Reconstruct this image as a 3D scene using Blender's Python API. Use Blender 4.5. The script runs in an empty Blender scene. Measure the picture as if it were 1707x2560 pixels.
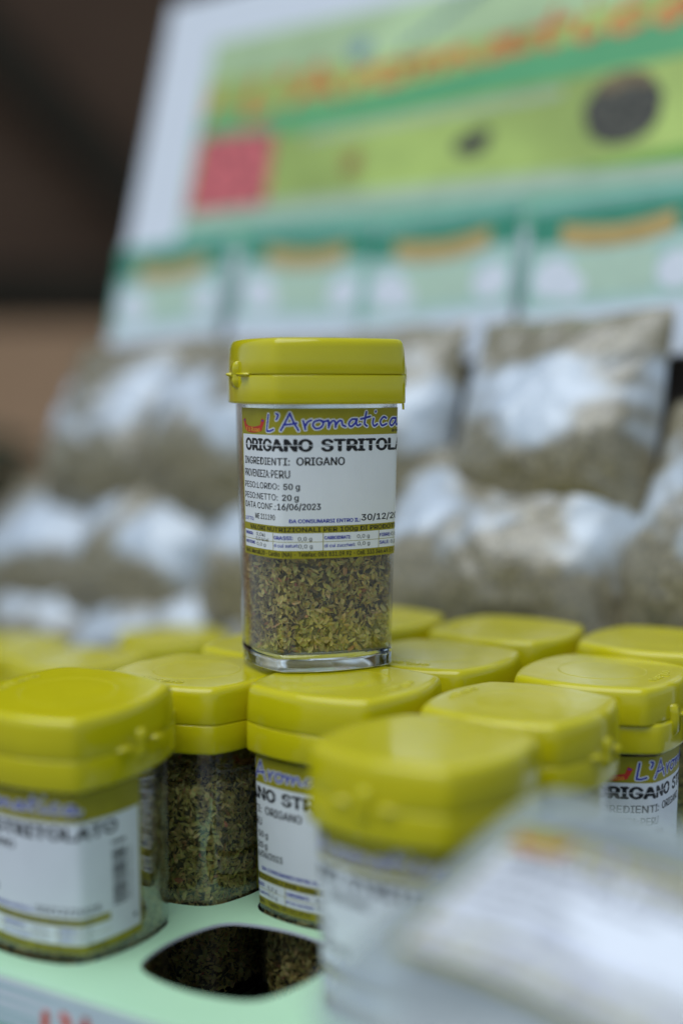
import bpy, bmesh, math, random
import numpy as np
from mathutils import Vector, Matrix, noise as mnoise

random.seed(7)
rng = np.random.default_rng(7)
D = bpy.data
SC = bpy.context.scene
COL = SC.collection
rad = math.radians

# ------------------------------------------------------------------ camera
CAMZ = 0.110
PITCH = 5.22
cam_d = D.cameras.new('camera')
cam_d.sensor_fit = 'VERTICAL'
cam_d.sensor_height = 36.0
cam_d.sensor_width = 24.0
cam_d.lens = 50.0
cam_d.clip_start = 0.01
cam_d.clip_end = 60.0
cam_d.dof.use_dof = True
cam_d.dof.focus_distance = 0.543
cam_d.dof.aperture_fstop = 1.9
cam_d.dof.aperture_blades = 0
cam = D.objects.new('camera', cam_d)
COL.objects.link(cam)
cam.location = (0, 0, CAMZ)
cam.rotation_euler = (rad(90 - PITCH), 0, 0)
SC.camera = cam

# ------------------------------------------------------------------ light
SUN_EL, SUN_AZ = 69.0, 226.0          # azimuth measured clockwise from +Y: behind the camera, to the left
w = D.worlds.new('World')
SC.world = w
w.use_nodes = True
wn = w.node_tree
for n in list(wn.nodes):
    wn.nodes.remove(n)
sky = wn.nodes.new('ShaderNodeTexSky')
sky.sky_type = 'NISHITA'
sky.sun_disc = False
sky.sun_elevation = rad(SUN_EL)
sky.sun_rotation = rad(SUN_AZ)
sky.air_density = 1.0
sky.dust_density = 0.6
sky.ozone_density = 1.0
bg = wn.nodes.new('ShaderNodeBackground')
bg.inputs['Strength'].default_value = 0.085
wo = wn.nodes.new('ShaderNodeOutputWorld')
wn.links.new(sky.outputs[0], bg.inputs[0])
wn.links.new(bg.outputs[0], wo.inputs[0])
sun_d = D.lights.new('sun', 'SUN')
sun_d.energy = 2.0
sun_d.angle = rad(60)
sun_d.color = (0.88, 0.95, 1.0)
sun = D.objects.new('sun', sun_d)
COL.objects.link(sun)
sd = Vector((math.sin(rad(SUN_AZ)) * math.cos(rad(SUN_EL)), math.cos(rad(SUN_AZ)) * math.cos(rad(SUN_EL)), math.sin(rad(SUN_EL))))
sun.rotation_euler = sd.to_track_quat('Z', 'Y').to_euler()
sun.location = sd * 3

SC.render.engine = 'CYCLES'
SC.cycles.use_denoising = True
SC.cycles.max_bounces = 12
SC.cycles.transparent_max_bounces = 24
SC.cycles.transmission_bounces = 10
SC.cycles.glossy_bounces = 5
SC.view_settings.view_transform = 'Standard'
SC.view_settings.look = 'None'
SC.view_settings.gamma = 1.0
SC.view_settings.use_curve_mapping = False
SC.view_settings.exposure = 0.32

# ------------------------------------------------------------------ materials
def new_mat(name):
    m = D.materials.new(name)
    m.use_nodes = True
    nt = m.node_tree
    b = nt.nodes.get('Principled BSDF')
    return m, nt, b

def node(nt, typ, **kw):
    n = nt.nodes.new(typ)
    for k, v in kw.items():
        setattr(n, k, v)
    return n

def add_bump(nt, b, scale, strength, dist, detail=3.0, coord='Object', stretch=None):
    tc = node(nt, 'ShaderNodeTexCoord')
    no = node(nt, 'ShaderNodeTexNoise')
    no.inputs['Scale'].default_value = scale
    no.inputs['Detail'].default_value = detail
    src = tc.outputs[coord]
    if stretch:
        mp = node(nt, 'ShaderNodeMapping')
        mp.inputs['Scale'].default_value = stretch
        nt.links.new(src, mp.inputs[0]); src = mp.outputs[0]
    nt.links.new(src, no.inputs['Vector'])
    bp = node(nt, 'ShaderNodeBump')
    bp.inputs['Strength'].default_value = strength
    bp.inputs['Distance'].default_value = dist
    nt.links.new(no.outputs['Fac'], bp.inputs['Height'])
    nt.links.new(bp.outputs[0], b.inputs['Normal'])
    return no

def add_mottle(nt, b, c1, c2, scale, detail=3.0, lo=0.35, hi=0.65, coord='Object', stretch=None):
    tc = node(nt, 'ShaderNodeTexCoord')
    no = node(nt, 'ShaderNodeTexNoise')
    no.inputs['Scale'].default_value = scale
    no.inputs['Detail'].default_value = detail
    src = tc.outputs[coord]
    if stretch:
        mp = node(nt, 'ShaderNodeMapping')
        mp.inputs['Scale'].default_value = stretch
        nt.links.new(src, mp.inputs[0]); src = mp.outputs[0]
    nt.links.new(src, no.inputs['Vector'])
    cr = node(nt, 'ShaderNodeValToRGB')
    cr.color_ramp.elements[0].position = lo
    cr.color_ramp.elements[1].position = hi
    cr.color_ramp.elements[0].color = (*c1, 1)
    cr.color_ramp.elements[1].color = (*c2, 1)
    nt.links.new(no.outputs['Fac'], cr.inputs[0])
    nt.links.new(cr.outputs[0], b.inputs['Base Color'])
    return cr

def flat(name, col, rough=0.5, var=0.06, scale=60, spec=0.4):
    m, nt, b = new_mat(name)
    c1 = tuple(max(0, c * (1 - var)) for c in col)
    c2 = tuple(min(1, c * (1 + var)) for c in col)
    add_mottle(nt, b, c1, c2, scale)
    b.inputs['Roughness'].default_value = rough
    b.inputs['Specular IOR Level'].default_value = spec
    return m

# yellow moulded plastic of the caps
m_cap, nt, b = new_mat('yellow_plastic')
add_mottle(nt, b, (0.535, 0.462, 0.004), (0.615, 0.530, 0.006), 30, 5, .25, .75)
b.inputs['Roughness'].default_value = 0.10
tcr = node(nt, 'ShaderNodeTexCoord'); nor = node(nt, 'ShaderNodeTexNoise'); nor.inputs['Scale'].default_value = 180; nor.inputs['Detail'].default_value = 5
mrr = node(nt, 'ShaderNodeMapRange'); mrr.inputs[1].default_value = .35; mrr.inputs[2].default_value = .75; mrr.inputs[3].default_value = .07; mrr.inputs[4].default_value = .22
nt.links.new(tcr.outputs['Object'], nor.inputs['Vector']); nt.links.new(nor.outputs['Fac'], mrr.inputs[0]); nt.links.new(mrr.outputs[0], b.inputs['Roughness'])
b.inputs['Specular IOR Level'].default_value = 0.5
b.inputs['Subsurface Weight'].default_value = 0.06
b.inputs['Subsurface Radius'].default_value = (0.004, 0.0035, 0.0006)
b.inputs['Subsurface Scale'].default_value = 0.6
add_bump(nt, b, 42, 0.20, 0.0012, 3.0, 'Object', (1, 1, 0.35))

m_emb, nt, b = new_mat('yellow_plastic_lettering')
add_mottle(nt, b, (0.66, 0.60, 0.05), (0.70, 0.63, 0.06), 90, 2)
b.inputs['Roughness'].default_value = 0.35

# clear plastic wall: a fresnel mix of see-through and gloss
def clear_plastic(name, tint, base, power, top, rough, bump):
    m = D.materials.new(name); m.use_nodes = True
    nt = m.node_tree
    for n in list(nt.nodes): nt.nodes.remove(n)
    out = node(nt, 'ShaderNodeOutputMaterial')
    tr = node(nt, 'ShaderNodeBsdfTransparent'); tr.inputs[0].default_value = (*tint, 1)
    gl = node(nt, 'ShaderNodeBsdfGlossy'); gl.inputs['Roughness'].default_value = rough
    lw = node(nt, 'ShaderNodeLayerWeight'); lw.inputs[0].default_value = 0.5
    pw = node(nt, 'ShaderNodeMath', operation='POWER'); pw.inputs[1].default_value = power
    ml = node(nt, 'ShaderNodeMath', operation='MULTIPLY_ADD'); ml.inputs[1].default_value = top; ml.inputs[2].default_value = base
    mx = node(nt, 'ShaderNodeMixShader')
    tc = node(nt, 'ShaderNodeTexCoord')
    no = node(nt, 'ShaderNodeTexNoise'); no.inputs['Scale'].default_value = 55
    bp = node(nt, 'ShaderNodeBump'); bp.inputs['Strength'].default_value = bump; bp.inputs['Distance'].default_value = 0.001
    nt.links.new(tc.outputs['Object'], no.inputs['Vector']); nt.links.new(no.outputs['Fac'], bp.inputs['Height'])
    nt.links.new(bp.outputs[0], gl.inputs['Normal'])
    nt.links.new(lw.outputs['Facing'], pw.inputs[0]); nt.links.new(pw.outputs[0], ml.inputs[0])
    nt.links.new(ml.outputs[0], mx.inputs[0]); nt.links.new(tr.outputs[0], mx.inputs[1]); nt.links.new(gl.outputs[0], mx.inputs[2])
    nt.links.new(mx.outputs[0], out.inputs[0])
    return m
m_wall = clear_plastic('clear_jar_plastic', (0.95, 0.965, 0.955), 0.065, 2.6, 0.80, 0.03, 0.2)

m_base, nt, b = new_mat('thick_clear_plastic')
b.inputs['Base Color'].default_value = (0.93, 0.97, 0.95, 1)
b.inputs['Transmission Weight'].default_value = 1.0
b.inputs['Roughness'].default_value = 0.03
b.inputs['IOR'].default_value = 1.49

m_paper = flat('label_paper', (0.78, 0.79, 0.80), 0.45, 0.015, 120, 0.35)
m_olive = flat('olive_print', (0.33, 0.285, 0.012), 0.45, 0.05, 150, 0.35)
m_black = flat('black_ink', (0.010, 0.010, 0.013), 0.5, 0.2, 300)
m_blue = flat('blue_ink', (0.030, 0.040, 0.36), 0.5, 0.1, 300)
m_white = flat('white_ink', (0.80, 0.81, 0.82), 0.5, 0.01, 300)
m_red = flat('red_ink', (0.55, 0.035, 0.02), 0.5, 0.1, 300)
m_gold = flat('gold_ink', (0.85, 0.45, 0.03), 0.5, 0.1, 300)
LABEL_MATS = [m_paper, m_olive, m_black, m_blue, m_white, m_red, m_gold]
PAPER, OLIVE, BLACK, BLUE, WHITE, RED, GOLD = range(7)

# dried oregano flakes: one colour per flake
m_flake, nt, b = new_mat('dried_oregano')
ge = node(nt, 'ShaderNodeNewGeometry')
cr = node(nt, 'ShaderNodeValToRGB')
el = cr.color_ramp.elements
stops = [(0.0, (0.09, 0.062, 0.030)), (0.10, (0.22, 0.185, 0.075)), (0.30, (0.33, 0.285, 0.120)), (0.50, (0.41, 0.36, 0.150)),
         (0.68, (0.49, 0.44, 0.19)), (0.82, (0.33, 0.32, 0.115)), (0.93, (0.56, 0.48, 0.25)), (0.985, (0.33, 0.18, 0.09)), (0.998, (0.38, 0.15, 0.11))]
el[0].position, el[0].color = stops[0][0], (*stops[0][1], 1)
el[1].position, el[1].color = stops[-1][0], (*stops[-1][1], 1)
for ppos, c in stops[1:-1]:
    e = el.new(ppos); e.color = (*c, 1)
nt.links.new(ge.outputs['Random Per Island'], cr.inputs[0])
tc = node(nt, 'ShaderNodeTexCoord'); no = node(nt, 'ShaderNodeTexNoise'); no.inputs['Scale'].default_value = 900; no.inputs['Detail'].default_value = 4
mxc = node(nt, 'ShaderNodeMix', data_type='RGBA', blend_type='MULTIPLY'); mxc.inputs[0].default_value = 0.6
nt.links.new(tc.outputs['Object'], no.inputs['Vector'])
nt.links.new(cr.outputs[0], mxc.inputs[6]); nt.links.new(no.outputs['Color'], mxc.inputs[7])
g2 = node(nt, 'ShaderNodeMix', data_type='RGBA', blend_type='MULTIPLY'); g2.inputs[0].default_value = 1.0
g2.inputs[7].default_value = (2.20, 1.92, 1.34, 1); g2.clamp_result = False
nt.links.new(mxc.outputs[2], g2.inputs[6]); nt.links.new(g2.outputs[2], b.inputs['Base Color'])
b.inputs['Roughness'].default_value = 0.62
m_core = flat('packed_oregano', (0.17, 0.145, 0.075), 0.9, 0.3, 400)

# ------------------------------------------------------------------ helpers
def mesh_obj(name, verts, faces, mats, parent=None, mi=None, smooth=True):
    me = D.meshes.new(name)
    me.from_pydata([tuple(v) for v in verts], [], [tuple(f) for f in faces])
    for m in (mats if isinstance(mats, (list, tuple)) else [mats]):
        me.materials.append(m)
    if mi is not None:
        me.polygons.foreach_set('material_index', list(mi))
    if smooth:
        me.polygons.foreach_set('use_smooth', [True] * len(me.polygons))
    me.update()
    o = D.objects.new(name, me)
    COL.objects.link(o)
    if parent is not None:
        o.parent = parent
    return o

def bm_obj(name, bm, mats, parent=None, smooth=False):
    me = D.meshes.new(name)
    bm.to_mesh(me); bm.free()
    for m in (mats if isinstance(mats, (list, tuple)) else [mats]):
        me.materials.append(m)
    if smooth:
        me.polygons.foreach_set('use_smooth', [True] * len(me.polygons))
    o = D.objects.new(name, me)
    COL.objects.link(o)
    if parent is not None:
        o.parent = parent
    return o

def box(bm, lo, hi, mat=None, bev=0.0):
    r = bmesh.ops.create_cube(bm, size=1.0)
    vs = r['verts']
    for v in vs:
        v.co = Vector([lo[i] + (v.co[i] + 0.5) * (hi[i] - lo[i]) for i in range(3)])
    if mat is not None:
        for v in vs: v.co = mat @ v.co
    if bev > 0:
        es = {e for v in vs for e in v.link_edges}
        bmesh.ops.bevel(bm, geom=list(es), offset=bev, segments=3, affect='EDGES', profile=0.6)

def empty(name, loc=(0, 0, 0), rz=0.0):
    o = D.objects.new(name, None)
    o.empty_display_size = 0.02
    COL.objects.link(o)
    o.location = loc
    o.rotation_euler = (0, 0, rz)
    return o

def tag(o, label=None, cat=None, group=None, kind=None):
    if label: o['label'] = label
    if cat: o['category'] = cat
    if group: o['group'] = group
    if kind: o['kind'] = kind
    return o

# outline of the jar: a square with bulging sides and rounded corners
def make_outline(a, b, rc, n=2000):
    h = a / 2; R = (h * h + b * b) / (2 * b); half = math.asin(h / R); pts = []
    m = n // 4
    for k in range(4):
        t = -half + 2 * half * (np.arange(m) + .5) / m
        x = R * np.sin(t); y = -(h + b - R + R * np.cos(t)); A = k * math.pi / 2
        pts.append(np.stack([math.cos(A) * x - math.sin(A) * y, math.sin(A) * x + math.cos(A) * y], 1))
    P = np.concatenate(pts)
    seg = np.linalg.norm(np.roll(P, -1, 0) - P, axis=1).mean(); wd = max(1, int(rc / seg))
    k = np.ones(2 * wd + 1) / (2 * wd + 1)
    return np.stack([np.convolve(np.r_[P[-wd:, i], P[:, i], P[:wd, i]], k, 'valid') for i in (0, 1)], 1)
OUT = make_outline(.0532, .0059, .0023)
d_ = np.roll(OUT, -1, 0) - np.roll(OUT, 1, 0)
NRM = np.stack([d_[:, 1], -d_[:, 0]], 1)
NRM /= np.linalg.norm(NRM, axis=1)[:, None]
HJ, LH = .1262, .0247
SEAM = .1125
REF = .890
def sz(z): return .850 + (.914 - .850) * z / (HJ - LH)
sl = np.linalg.norm(np.roll(OUT, -1, 0) - OUT, axis=1)
cum = np.r_[0, np.cumsum(sl)[:-1]]
UU = (cum - cum[250]) * REF * 1000
PER = sl.sum() * REF * 1000
def on_outline(u):
    """u in mm round the jar at reference scale, 0 = middle of the label face"""
    uu = (np.asarray(u) - UU[0]) % PER + UU[0]
    ux = np.r_[UU, UU[0] + PER]
    P = np.stack([np.interp(uu, ux, np.r_[OUT[:, i], OUT[:1, i]]) for i in (0, 1)], 1)
    N = np.stack([np.interp(uu, ux, np.r_[NRM[:, i], NRM[:1, i]]) for i in (0, 1)], 1)
    return P, N / np.linalg.norm(N, axis=1)[:, None]
MR = 128
uring = np.arange(MR) * PER / MR
RP, RN = on_outline(uring)
TH = np.arctan2(OUT[:, 1], OUT[:, 0]); order = np.argsort(TH)
RT, RR = TH[order], np.linalg.norm(OUT, axis=1)[order]
def r_of(th): return np.interp(th, RT, RR, period=2 * math.pi)

def rings(rows, close_bottom=False, close_top=False):
    """rows: list of (MR,3) arrays"""
    V = np.concatenate(rows); F = []
    for k in range(len(rows) - 1):
        a, b2 = k * MR, (k + 1) * MR
        for i in range(MR):
            j = (i + 1) % MR
            F.append((a + i, a + j, b2 + j, b2 + i))
    V = [tuple(v) for v in V]
    if close_top:
        c = np.mean(rows[-1], axis=0); V.append(tuple(c)); k = (len(rows) - 1) * MR
        F += [(k + i, k + (i + 1) % MR, len(V) - 1) for i in range(MR)]
    if close_bottom:
        c = np.mean(rows[0], axis=0); V.append(tuple(c))
        F += [((i + 1) % MR, i, len(V) - 1) for i in range(MR)]
    return V, F
def row_off(off, z, sc=1.0):
    return np.c_[RP * sc + RN * off, np.full(MR, z)]
def row_sc(k, z):
    return np.c_[RP * k, np.full(MR, z)]
def row_circ(r, z):
    th = np.arctan2(RP[:, 1], RP[:, 0])
    return np.c_[r * np.cos(th), r * np.sin(th), np.full(MR, z)]

# ------------------------------------------------------------------ text and strokes
_tc = {}
FONT = None
try:    # the grotesque that ships with Blender; the built-in face otherwise
    import os
    FONT = D.fonts.load(os.path.join(bpy.utils.system_resource('DATAFILES', path='fonts'), 'Inter.woff2'))
except Exception:
    FONT = None
def text_geo(s, bold=0.0, shear=0.0):
    key = (s, bold, shear)
    if key in _tc: return _tc[key]
    def raw(st):
        cu = D.curves.new('t', 'FONT'); cu.body = st; cu.size = 1.0; cu.resolution_u = 3
        cu.shear = shear
        if FONT is not None: cu.font = FONT
        o = D.objects.new('t', cu); COL.objects.link(o)
        dg = bpy.context.evaluated_depsgraph_get()
        me = o.evaluated_get(dg).to_mesh()
        v = np.array([(q.co.x, q.co.y) for q in me.vertices]); f = [tuple(pp.vertices) for pp in me.polygons]
        o.evaluated_get(dg).to_mesh_clear()
        D.objects.remove(o); D.curves.remove(cu)
        return v, f
    if 'cap%g' % bold not in _tc:
        hv, _ = raw('H'); _tc['cap%g' % bold] = (hv[:, 1].min(), hv[:, 1].max())
    lo, hi = _tc['cap%g' % bold]
    v, f = raw(s)
    v[:, 1] = (v[:, 1] - lo) / (hi - lo)
    v[:, 0] -= v[:, 0].min(); v[:, 0] /= (hi - lo)
    _tc[key] = (v, f)
    return v, f

class Print:
    """flat artwork in label coordinates: x (mm), y (mm), layer"""
    def __init__(self): self.v = []; self.f = []; self.m = []
    def add(self, pts, faces, mat, layer):
        k = len(self.v)
        self.v += [(float(x), layer, float(y)) for x, y in pts]
        self.f += [tuple(k + i for i in q) for q in faces]; self.m += [mat] * len(faces)
    def rect(self, x0, x1, y0, y1, mat, layer):
        self.add([(x0, y0), (x1, y0), (x1, y1), (x0, y1)], [(0, 1, 2, 3)], mat, layer)
    def text(self, s, x0, x1, y0, y1, mat, layer, bold=0.0):
        """baseline y0, cap top y1, stretched to span x0..x1; heavier weights are built from shifted copies"""
        v, f = text_geo(s)
        h = y1 - y0
        bw = bold * h * 1.5
        x = x0 + bw + v[:, 0] / v[:, 0].max() * (x1 - x0 - 2 * bw)
        y = y0 + v[:, 1] * h
        sh = [(0, 0)] if bold <= 0 else [(-bw, 0), (bw, 0), (0, bw * .5), (0, -bw * .5)]
        if bold >= .04: sh += [(-bw * .5, bw * .4), (bw * .5, -bw * .4)]
        for k, (dx, dy) in enumerate(sh):
            self.add(np.c_[x + dx, y + dy], f, mat, layer + .004 * k)
    def stroke(self, pts, wd, mat, layer, smooth=True, closed=False):
        P = np.array(pts, float)
        if smooth and len(P) > 2:
            Q = []
            n = len(P)
            for i in range(n if closed else n - 1):
                p0 = P[(i - 1) % n] if (closed or i > 0) else P[0] * 2 - P[1]
                p1, p2 = P[i], P[(i + 1) % n]
                p3 = P[(i + 2) % n] if (closed or i + 2 < n) else P[-1] * 2 - P[-2]
                for t in np.linspace(0, 1, 7)[:-1]:
                    Q.append(.5 * ((2 * p1) + (-p0 + p2) * t + (2 * p0 - 5 * p1 + 4 * p2 - p3) * t ** 2 + (-p0 + 3 * p1 - 3 * p2 + p3) * t ** 3))
            Q.append(P[0] if closed else P[-1]); P = np.array(Q)
        T = np.gradient(P, axis=0); T /= np.maximum(np.linalg.norm(T, axis=1), 1e-9)[:, None]
        Nn = np.c_[-T[:, 1], T[:, 0]] * wd / 2
        L, R_ = P + Nn, P - Nn
        n = len(P)
        self.add(np.r_[L, R_], [(n + i, n + i + 1, i + 1, i) for i in range(n - 1)], mat, layer)
        for c in (P[0], P[-1]):
            self.disc(c, wd / 2, wd / 2, mat, layer)
    def disc(self, c, rx, ry, mat, layer, n=14):
        a = np.arange(n) * 2 * math.pi / n
        self.add(np.c_[c[0] + rx * np.cos(a), c[1] + ry * np.sin(a)], [tuple(range(n))], mat, layer)

AROMA = [  # handwritten word, in label millimetres
    [(-29.6, 97.6), (-30.2, 94.2), (-30.6, 91.5)], [(-30.6, 91.5), (-28.8, 91.5), (-26.9, 92.1)],
    [(-25.5, 98.0), (-24.7, 97.7), (-24.9, 96.7), (-25.4, 95.8)],
    [(-23.7, 91.8), (-22.0, 95.0), (-20.4, 98.2)], [(-20.4, 98.2), (-19.1, 95.0), (-17.3, 91.8)], [(-22.7, 93.9), (-20.2, 94.1), (-18.0, 94.5)],
    [(-15.6, 95.4), (-15.2, 93.8), (-14.8, 92.2)], [(-15.0, 93.0), (-14.0, 94.9), (-12.6, 95.6)],
    [(-9.6, 95.6), (-11.4, 95.1), (-12.0, 93.7), (-10.9, 92.5), (-9.0, 93.0), (-8.2, 94.6), (-9.4, 95.6), (-8.0, 95.1), (-6.7, 95.4)],
    [(-6.3, 95.5), (-6.2, 94.0), (-6.2, 92.8)], [(-6.2, 93.3), (-5.1, 95.1), (-3.9, 95.2), (-3.6, 94.0), (-3.6, 92.9)], [(-3.6, 93.4), (-2.4, 95.2), (-1.2, 95.2), (-.9, 93.8), (.3, 93.2)],
    [(4.3, 95.9), (2.7, 95.7), (1.6, 94.1), (2.5, 93.1), (4.0, 94.2), (4.9, 95.9)], [(4.9, 95.9), (4.7, 94.2), (5.3, 93.5), (6.4, 93.9)],
    [(8.9, 98.5), (8.3, 95.8), (8.2, 94.0), (9.2, 93.2)], [(6.5, 95.9), (8.4, 96.3), (10.6, 96.8)],
    [(12.1, 96.0), (11.8, 94.2), (12.5, 93.2), (13.9, 93.9)], [(13.0, 98.5), (13.1, 98.7)],
    [(18.2, 96.1), (16.8, 96.5), (15.3, 94.9), (16.2, 93.3), (18.4, 93.9)],
    [(23.0, 96.0), (21.3, 95.9), (20.1, 94.2), (21.1, 93.2), (22.6, 94.3), (23.6, 96.0)], [(23.6, 96.0), (23.4, 94.2), (24.1, 93.4), (25.4, 94.0)],
]

def label_print():
    """returns (paper print, ink print) in u, layer, z"""
    a, p = Print(), Print()
    u0, u1, zb, zt = -50.4, 50.2, 43.7, 100.0
    a.rect(u0, u1, zb, zt, OLIVE, 0.12)
    p.rect(-49.2, 49.0, 56.0, 90.0, PAPER, 0.16)
    p.rect(-49.2, 35.2, 46.7, 53.3, PAPER, 0.16)
    p.rect(35.2, 49.0, 46.7, 56.0, PAPER, 0.16)
    # header
    for st in AROMA: p.stroke(st, 1.6, WHITE, 0.19)
    for st in AROMA: p.stroke(st, 0.82, BLUE, 0.23)
    p.text('aromi', 21.2, 27.4, 90.9, 92.2, BLACK, 0.19, 0.02)
    # red ribbon of the maker
    p.stroke([(-45.6, 92.6), (-43, 91.9), (-38.6, 91.8), (-34.6, 92.4)], 2.3, RED, 0.19)
    p.add([(-48.4, 95.6), (-46.4, 96.0), (-45.4, 93.2), (-47.0, 92.6)], [(0, 1, 2, 3)], RED, 0.17)
    p.add([(-34.9, 93.2), (-33.8, 96.2), (-31.8, 95.4), (-33.2, 92.6)], [(0, 1, 2, 3)], RED, 0.17)
    p.stroke([(-47.6, 95.2), (-46.6, 95.4)], .45, BLUE, 0.20, False)
    p.stroke([(-33.6, 95.3), (-32.7, 95.2)], .45, BLUE, 0.20, False)
    p.text('F.lli Russo', -45.3, -35.0, 91.1, 92.7, GOLD, 0.23, 0.015)
    # title with a missed printing line through it
    T = (PAPER, 0.16)
    p.text('ORIGANO', -46.5, -12.0, 84.1, 88.4, BLACK, 0.19, 0.07)
    p.text('STRITOLATO', -9.1, 39.0, 84.1, 88.4, BLACK, 0.19, 0.07)
    p.rect(-47.5, 41.0, 86.08, 86.30, PAPER, 0.23)
    p.text('INGREDIENTI:', -47.6, -20.5, 78.8, 81.5, BLACK, 0.19, 0.026)
    p.text('ORIGANO', -18.2, 0.2, 78.8, 81.7, BLACK, 0.19, 0.032)
    p.text('PROVENIEZA:', -48.0, -29.3, 74.0, 76.8, BLACK, 0.19, 0.018)
    p.text('PERU', -28.6, -20.5, 74.0, 76.9, BLACK, 0.19, 0.018)
    p.text('PESO:LORDO:', -48.1, -24.6, 69.7, 72.0, BLACK, 0.19, 0.016)
    p.text('50 g', -23.1, -16.9, 69.7, 71.9, BLACK, 0.19, 0.034)
    p.text('PESO:NETTO:', -48.2, -25.2, 65.6, 67.9, BLACK, 0.19, 0.016)
    p.text('20 g', -23.6, -17.4, 65.6, 67.8, BLACK, 0.19, 0.034)
    p.text('DATA CONF.:', -48.2, -26.2, 62.0, 64.3, BLACK, 0.19, 0.016)
    p.text('16/06/2023', -25.6, -9.1, 62.1, 64.4, BLACK, 0.19, 0.034)
    p.text('LOTTO:', -48.6, -40.6, 57.1, 58.4, BLUE, 0.19, 0.035)
    p.text('ME 211190', -39.6, -26.8, 58.1, 60.1, BLACK, 0.19, 0.022)
    p.text('DA CONSUMARSI ENTRO IL:', -21.1, 7.0, 57.2, 58.55, BLUE, 0.19, 0.05)
    p.text('30/12/2025', 7.3, 31.5, 57.5, 59.8, BLACK, 0.19, 0.034)
    # nutrition table
    p.text('VALORI NUTRIZIONALI PER 100g DI PRODOTTO', -44.0, 28.0, 53.85, 55.45, BLACK, 0.19, 0.025)
    for x in (-28.1, -8.2, 15.7): p.rect(x - .15, x + .15, 46.7, 53.3, OLIVE, 0.19)
    for x0, x1 in ((-49.2, 35.2),): p.rect(x0, x1, 49.9, 50.08, OLIVE, 0.18)
    B = 0.045
    p.text('ENERGIA:', -48.4, -41.6, 51.5, 52.6, BLUE, 0.21, B)
    p.text('0,0kj', -39.0, -33.0, 51.5, 52.8, BLACK, 0.21, 0.0)
    p.text('0,0 kcal', -39.4, -30.6, 49.7, 51.0, BLACK, 0.21, 0.0)
    p.text('PROTEINE:', -48.4, -39.8, 48.1, 49.2, BLUE, 0.21, B)
    p.text('0,0 g', -38.8, -32.6, 47.8, 49.0, BLACK, 0.21, 0.0)
    p.text('GRASSI:', -27.7, -19.7, 50.9, 52.2, BLUE, 0.21, B)
    p.text('0,0 g', -17.8, -12.5, 50.5, 51.9, BLACK, 0.21, 0.006)
    p.text('di cui saturi:', -27.7, -17.6, 48.0, 49.2, BLUE, 0.21, 0.03)
    p.text('0,0 g', -17.6, -12.3, 47.7, 49.1, BLACK, 0.21, 0.006)
    p.text('CARBOIDRATI:', -7.8, 2.9, 50.9, 52.1, BLUE, 0.21, B)
    p.text('0,0 g', 5.6, 11.2, 50.9, 52.2, BLACK, 0.21, 0.004)
    p.text('di cui zuccheri:', -7.8, 4.9, 47.9, 49.1, BLUE, 0.21, 0.03)
    p.text('0,0 g', 5.9, 11.4, 48.1, 49.4, BLACK, 0.21, 0.004)
    p.text('FIBRE:', 16.1, 22.0, 50.9, 52.1, BLUE, 0.21, B)
    p.text('0,0 g', 22.2, 27.6, 50.9, 52.2, BLACK, 0.21, 0.004)
    p.text('SALE:', 16.1, 21.2, 48.0, 49.2, BLUE, 0.21, B)
    p.text('0,0 g', 22.0, 27.4, 47.9, 49.2, BLACK, 0.21, 0.004)
    p.text('Via G. Mercalli,20 - Cardito (NA) - Telefax: 081 831.09.92 - Cell. 333 346.49.57 - 333 846', -48.8, 33.5, 44.5, 46.1, BLACK, 0.19, 0.012)
    # barcode, turned on its side
    z = 57.5
    r2 = random.Random(3)
    while z < 77.5:
        t = r2.choice([.22, .22, .44, .66])
        p.rect(36.5, 42.6, z, z + t, BLACK, 0.19)
        z += t + r2.choice([.22, .22, .44, .6])
    z = 57.8
    for k in range(13):
        v, f = text_geo(str((k * 7 + 8) % 10), 0.0)
        p.add(np.c_[43.4 + (1 - v[:, 1]) * 1.7, z + v[:, 0] * 1.5], f, BLACK, 0.19)
        z += 1.5
    p.rect(36.5, 42.6, 79.6, 80.6, BLACK, 0.19)
    p.disc((46.4, 51.0), .8, .8, BLACK, 0.19)
    return a, p

UG = np.array(sorted(set([round(x, 2) for x in np.r_[np.arange(-51, 51.1, 2.5), np.arange(-33, -17.9, .75), np.arange(18, 33.1, .75)]])))
def wrap_label(pr, name):
    bm = bmesh.new()
    vs = [bm.verts.new(v) for v in pr.v]
    for f, mi in zip(pr.f, pr.m):
        try:
            fc = bm.faces.new([vs[i] for i in f]); fc.material_index = mi
        except ValueError:
            pass
    for x in UG:
        bmesh.ops.bisect_plane(bm, geom=bm.verts[:] + bm.edges[:] + bm.faces[:], dist=1e-5, plane_co=(x, 0, 0), plane_no=(1, 0, 0))
    co = np.array([v.co for v in bm.verts])
    P, N = on_outline(co[:, 0])
    z = co[:, 2] / 1000
    xy = P * sz(z)[:, None] + N * (co[:, 1] / 1000)[:, None]
    for v, a, b2 in zip(bm.verts, xy, z): v.co = (a[0], a[1], b2)
    bm.normal_update()
    for fc in bm.faces:
        c = fc.calc_center_median()
        if fc.normal.x * c.x + fc.normal.y * c.y < 0: fc.normal_flip()
    me = D.meshes.new(name); bm.to_mesh(me); bm.free()
    for m in LABEL_MATS: me.materials.append(m)
    return me

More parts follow.
